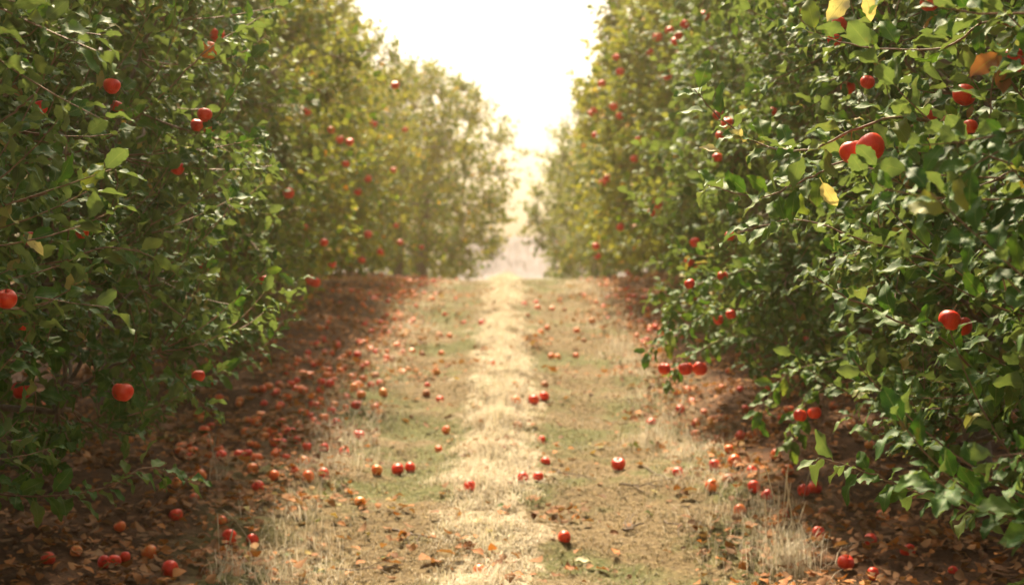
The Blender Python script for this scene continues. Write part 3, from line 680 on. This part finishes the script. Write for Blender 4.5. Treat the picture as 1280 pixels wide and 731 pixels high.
def build_grass():
    rg = np.random.default_rng(31)
    # dry strip down the middle
    mb = MB(); n = 60000; nc = 1500
    cy_ = 4.2 + 22 * rg.random(nc) ** 1.5; cx_ = -.09 + .05 * np.sin(cy_ * .7) + rg.normal(0, 1, nc) * (.11 + .02 * np.sin(cy_ * 1.9) + .02 * np.sin(cy_ * 5.1))
    hole = np.sin(cx_ * 17 + cy_ * 2.3) * np.sin(cy_ * 4.1 - cx_ * 9) + np.sin(cy_ * 1.37 + 2) * .4; ch = rg.uniform(.5, 1.3, nc) * np.clip(.8 + hole * .6, .12, 1.4); ct = rg.normal(.6, .2, nc); k = rg.integers(0, nc, n)
    x = cx_[k] + rg.normal(0, .035, n); y = cy_[k] + rg.normal(0, .05, n)
    edge = np.exp(-((x + .09) / .28) ** 2)
    blades(mb, x, y, rg.uniform(.04, .13, n) * ch[k] * (.4 + .7 * edge), np.clip(rg.normal(.65, .25, n), .1, 1), rg.uniform(.001, .0022, n) * (1 + y * .06), rg, np.clip(ct[k] + rg.normal(0, .15, n), 0, 1), bias=(.2, -.7, 0))
    o = link('dry_grass', mb.mesh('dry_grass', [M_STRAW])); tag(o, 'straw coloured dry grass strip running down the middle of the lane', 'dry grass', kind='stuff')
    # short worn turf of the wheel tracks
    mb = MB(); n = 95000
    y = 4.2 + 20 * rg.random(n) ** 1.6; x = rg.uniform(-1.15, 1.15, n)
    blades(mb, x, y, rg.uniform(.015, .055, n), rg.uniform(.6, 1.15, n), rg.uniform(.0009, .002, n) * (1 + y * .06), rg, np.clip(rg.normal(.45, .2, n) + .25 * np.sin(x * 5 + y * 1.7) * np.sin(y * 3.1 - x * 2), 0, 1))
    o = link('worn_turf', mb.mesh('worn_turf', [M_TURF])); tag(o, 'short worn olive turf of the two wheel tracks', 'turf', kind='stuff')
    # longer dry fringe on both sides of the lane
    mb = MB()
    n = 9000; cx = rg.uniform(0, 1, 240); cyy = 4.3 + 19 * rg.random(240) ** 1.4; left = rg.random(240) < .4
    cx = np.where(left, -1.0 + .12 * rg.normal(0, 1, 240), 1.02 + .14 * rg.normal(0, 1, 240))
    k = rg.integers(0, 240, n); x = cx[k] + rg.normal(0, .07, n); y = cyy[k] + rg.normal(0, .12, n)
    blades(mb, x, y, rg.uniform(.06, .17, n), rg.uniform(.2, .9, n), rg.uniform(.0006, .0014, n) * (1 + y * .07), rg, np.clip(rg.normal(.5, .22, n), 0, 1), bias=(-.1, -.3, 0))
    o = link('dry_grass_fringe', mb.mesh('dry_grass_fringe', [M_STRAW])); tag(o, 'longer dry grass fringing both sides of the lane', 'dry grass', kind='stuff')
build_grass()
def tuft(px, py, n, hmin, hmax, spread, label, seed):
    rg = np.random.default_rng(seed); P = on_ground(px, py); mb = MB()
    x = P[0] + rg.normal(0, spread, n); y = P[1] + rg.normal(0, spread, n)
    blades(mb, x, y, rg.uniform(hmin, hmax, n), rg.uniform(.05, .75, n), rg.uniform(.0008, .0018, n), rg, np.clip(rg.normal(.6, .2, n), 0, 1), bias=(.1, 0, 0))
    ns = max(2, n // 30)   # flowering stalks with seed heads
    for _ in range(ns):
        b = np.array([P[0] + rg.normal(0, spread), P[1] + rg.normal(0, spread), 0]); b[2] = gz(b[0], b[1]) - .01
        h = hmax * rg.uniform(1.1, 1.7); tp = b + [rg.normal(0, .12) * h * 2, rg.normal(0, .06), h]
        q = bez(b[None], ((b + tp) / 2 + [0, 0, .04])[None], tp[None], 8)
        tubes(mb, q, np.array([[.0013, .0012, .0011, .001, .0012, .003, .0032, .0008]]), 4, tint=.55)
    v = np.concatenate(mb.v); 
    mb.v = [a - np.array([P[0], P[1], float(gz(P[0], P[1]))]) for a in mb.v]
    o = link('grass_tuft', mb.mesh('grass_tuft', [M_STRAW]), loc=(P[0], P[1], float(gz(P[0], P[1])))); tag(o, label, 'grass tuft', 'dry grass tufts beside the lane')
tuft(985, 712, 240, .1, .28, .07, 'tall dry grass tuft with seed stalks at the bottom, right of the lane', 1)
tuft(955, 640, 90, .06, .15, .06, 'low dry grass tuft left of the windfalls on the right litter', 2)
tuft(815, 560, 220, .08, .24, .08, 'bushy straw tuft under the low hanging trio of apples', 3)
tuft(775, 445, 260, .12, .32, .10, 'feathery pale tuft halfway up the right side of the lane', 4)
tuft(728, 368, 260, .12, .36, .14, 'pale rounded tuft on the crest right of the strip', 5)
tuft(270, 600, 12, .08, .2, .03, 'few thin upright dry stalks in the left litter', 6)
tuft(290, 720, 50, .06, .18, .05, 'dry stalks around a pale leaf at the bottom left', 7)
tuft(385, 690, 130, .05, .14, .09, 'loose dry tuft on the left edge of the lane at the bottom', 8)
tuft(450, 560, 90, .05, .12, .08, 'small dry tuft between the left litter and wheel track', 9)
tuft(850, 575, 70, .06, .14, .06, 'small dry tuft beside the windfall at the right turf edge', 10)
tuft(660, 362, 70, .05, .12, .12, 'low pale tuft where the strip meets the crest', 11)

# single leaves and twigs that stand out
def ground_leaf(px, py, L, m_, ang, label, tint=.5, rnd=.5, name='fallen_leaf', lift=.02):
    P = on_ground(px, py); rg = np.random.default_rng(int(px)); mb = MB()
    add_leaves(mb, np.array([[-.5 * L, 0, 0]]), np.array([[1., 0, .1]]), np.array([[0, -.35, 1.]]), np.array([L]), 'high', rg, np.array([rnd]))
    o = link(name, mb.mesh(name, [m_]), loc=(P[0], P[1], P[2] + lift), rot=(0, 0, ang)); tag(o, label, 'leaf', 'single leaves on the lane')
ground_leaf(600, 657, .11, M_PALE, .3, 'large yellow leaf lying on the dry grass strip')
ground_leaf(612, 668, .07, M_PALE, 2.0, 'smaller yellow leaf beside the large one on the strip')
ground_leaf(628, 638, .09, M_LEAF, .8, 'dark green leaf lying on the dry grass strip', rnd=.3)
ground_leaf(641, 676, .09, M_PALE, -.4, 'yellow brown leaf below the green one on the strip')
ground_leaf(727, 706, .10, M_PALE, .1, 'yellow leaf curled on the turf at the bottom')
ground_leaf(714, 716, .10, M_RUST, .6, 'rust brown leaf beside the curled yellow one')
ground_leaf(755, 718, .09, M_RUST, 2.4, 'rust brown leaf right of the curled yellow one')
ground_leaf(546, 706, .10, M_RUST, 1.9, 'rust brown leaf on the left of the strip at the bottom')
ground_leaf(586, 690, .10, M_RUST, 1.2, 'rust brown leaf standing up in the strip')
ground_leaf(494, 710, .10, M_RUST, 2.9, 'rust brown leaf on the left wheel track at the bottom')
ground_leaf(820, 618, .08, M_PALE, .2, 'pale tan leaf on the right side of the lane')
ground_leaf(921, 667, .08, M_LEAF, 2.2, 'pale green leaf on the right edge of the lane', rnd=.7)
ground_leaf(812, 645, .08, M_LEAF, .5, 'small green leaf on the right wheel track', rnd=.75)
ground_leaf(286, 690, .09, M_PALE, .5, 'pale yellow leaf below a bright windfall on the left litter')
ground_leaf(398, 720, .08, M_LEAF, .4, 'green leaf on the left lane edge at the bottom', rnd=.2)
ground_leaf(682, 552, .09, M_LEAF, 1.4, 'dark green leaf by the right wheel track, mid lane', rnd=.15)
ground_leaf(905, 692, .07, M_LEAF, 1.0, 'small dark leaf left of the tall dry stalks', rnd=.35)
ground_leaf(425, 553, .08, M_PALE, 0, 'pale yellow leaf at the rim of the left litter')
def ground_twig(px0, py0, px1, py1, r, label, seed):
    rg = np.random.default_rng(seed); A = on_ground(px0, py0); B = on_ground(px1, py1)
    t = np.linspace(0, 1, 9)[:, None]; Q = A * (1 - t) + B * t; Q[1:-1, :2] += rg.normal(0, .012, (7, 2)); Q[:, 2] = gz(Q[:, 0], Q[:, 1]) + r + .012
    c0 = Q[4].copy(); mb = MB(); tubes(mb, Q - c0, np.linspace(r, r * .45, 9), 6)
    for k in (3, 5):
        d = norm(B - A); sd = np.array([-d[1], d[0], .25]) * rg.choice([-1, 1]); q = np.array([Q[k], Q[k] + (sd + d * .8) * .05, Q[k] + (sd + d * 1.3) * .1]) - c0
        tubes(mb, q, np.array([r * .6, r * .45, r * .25]), 5)
    o = link('fallen_twig', mb.mesh('fallen_twig', [M_BARK]), loc=c0); tag(o, label, 'twig', 'twigs lying on the lane')
ground_twig(490, 668, 545, 678, .006, 'dark twig lying on the left wheel track near the strip', 1)
ground_twig(420, 716, 505, 712, .004, 'long thin twig at the bottom of the left wheel track', 2)
ground_twig(775, 608, 835, 612, .005, 'forked twig among brown leaves on the right of the lane', 3)
ground_twig(780, 668, 805, 660, .007, 'short thick twig on the right wheel track', 4)
ground_twig(830, 655, 880, 672, .004, 'thin twig on the right edge of the lane', 5)
ground_twig(690, 590, 745, 603, .004, 'thin twig right of the small windfall at the strip', 6)
ground_twig(800, 585, 860, 620, .004, 'slanting twig between two windfalls on the right', 7)

# ------------------------------------------------------------------ faded and withered leaves held by the near right trees
def held_leaf(px, py, d, L, m_, Dv, Nv, seed, parent, lab):
    rg = np.random.default_rng(seed); mb = MB(); P = at(px, py, d)
    add_leaves(mb, P[None], np.array([Dv], float), np.array([Nv], float), np.array([L]), 'high', rg, np.array([.5]))
    o = link('leaf', mb.mesh('leaf', [m_])); o['label'] = lab
    import mathutils
    r = ROOT[parent]; o.parent = r; o.matrix_parent_inverse = mathutils.Matrix.LocRotScale(r.location, r.rotation_euler, r.scale).inverted()
for a in ((1246, 55, 3.3, .115, M_RUST, (.1, -.2, -1), (.3, -1, .1), 1, ('right', 1), 'withered rust brown leaf'),
          (1252, 64, 3.28, .095, M_RUST, (-.7, -.2, -.5), (.1, -1, .5), 2, ('right', 1), 'withered rust brown leaf, smaller'),
          (1065, -12, 3.6, .10, M_PALE, (-.5, -.1, -.6), (.1, -1, .4), 3, ('right', 1), 'faded cream leaf'),
          (1078, -14, 3.6, .09, M_PALE, (.3, -.1, -.8), (-.2, -1, .3), 4, ('right', 1), 'faded cream leaf hanging down'),
          (1025, 222, 3.98, .10, M_PALE, (.4, -.2, -.9), (-.6, -1, .3), 5, ('right', 1), 'curled faded leaf hanging below the branch'),
          (905, 190, 4.0, .07, M_PALE, (-1, -.2, .2), (.1, -.8, 1), 6, ('right', 1), 'pale blotched leaf'),
          (935, 180, 4.0, .07, M_PALE, (-.5, -.3, .4), (.1, -1, .6), 7, ('right', 1), 'pale blotched leaf beside another'),
          (30, 290, 3.9, .08, M_PALE, (.6, -.3, -.5), (.1, -1, .5), 8, ('left', 0), 'yellow leaf')):
    held_leaf(*a)

# ------------------------------------------------------------------ haze
def haze():
    x, y0, y1, z0, z1 = 185, -45, 245, -14, 18.5
    v = [(-x, y0, z0), (x, y0, z0), (x, y1, z0), (-x, y1, z0), (-x, y0, z1), (x, y0, z1), (x, y1, z1), (-x, y1, z1)]
    q = [(0, 3, 2, 1), (4, 5, 6, 7), (0, 1, 5, 4), (1, 2, 6, 5), (2, 3, 7, 6), (3, 0, 4, 7)]
    m, n, o = mat('air')
    p = N(n, 'ShaderNodeVolumePrincipled'); p.inputs['Color'].default_value = (1, .82, .50, 1); p.inputs['Density'].default_value = HAZE_D
    p.inputs['Anisotropy'].default_value = HAZE_G; n.links.new(p.outputs[0], o.inputs['Volume'])
    mb = MB(); mb.add(v, q); ob = link('haze', mb.mesh('haze', [m], False)); tag(ob, 'warm sunlit haze filling the air of the orchard', 'haze', kind='stuff')
HAZE_D, HAZE_G = .0031, .80
haze()
print('APPLES', APPLES, 'leaf centres', len(CENT))
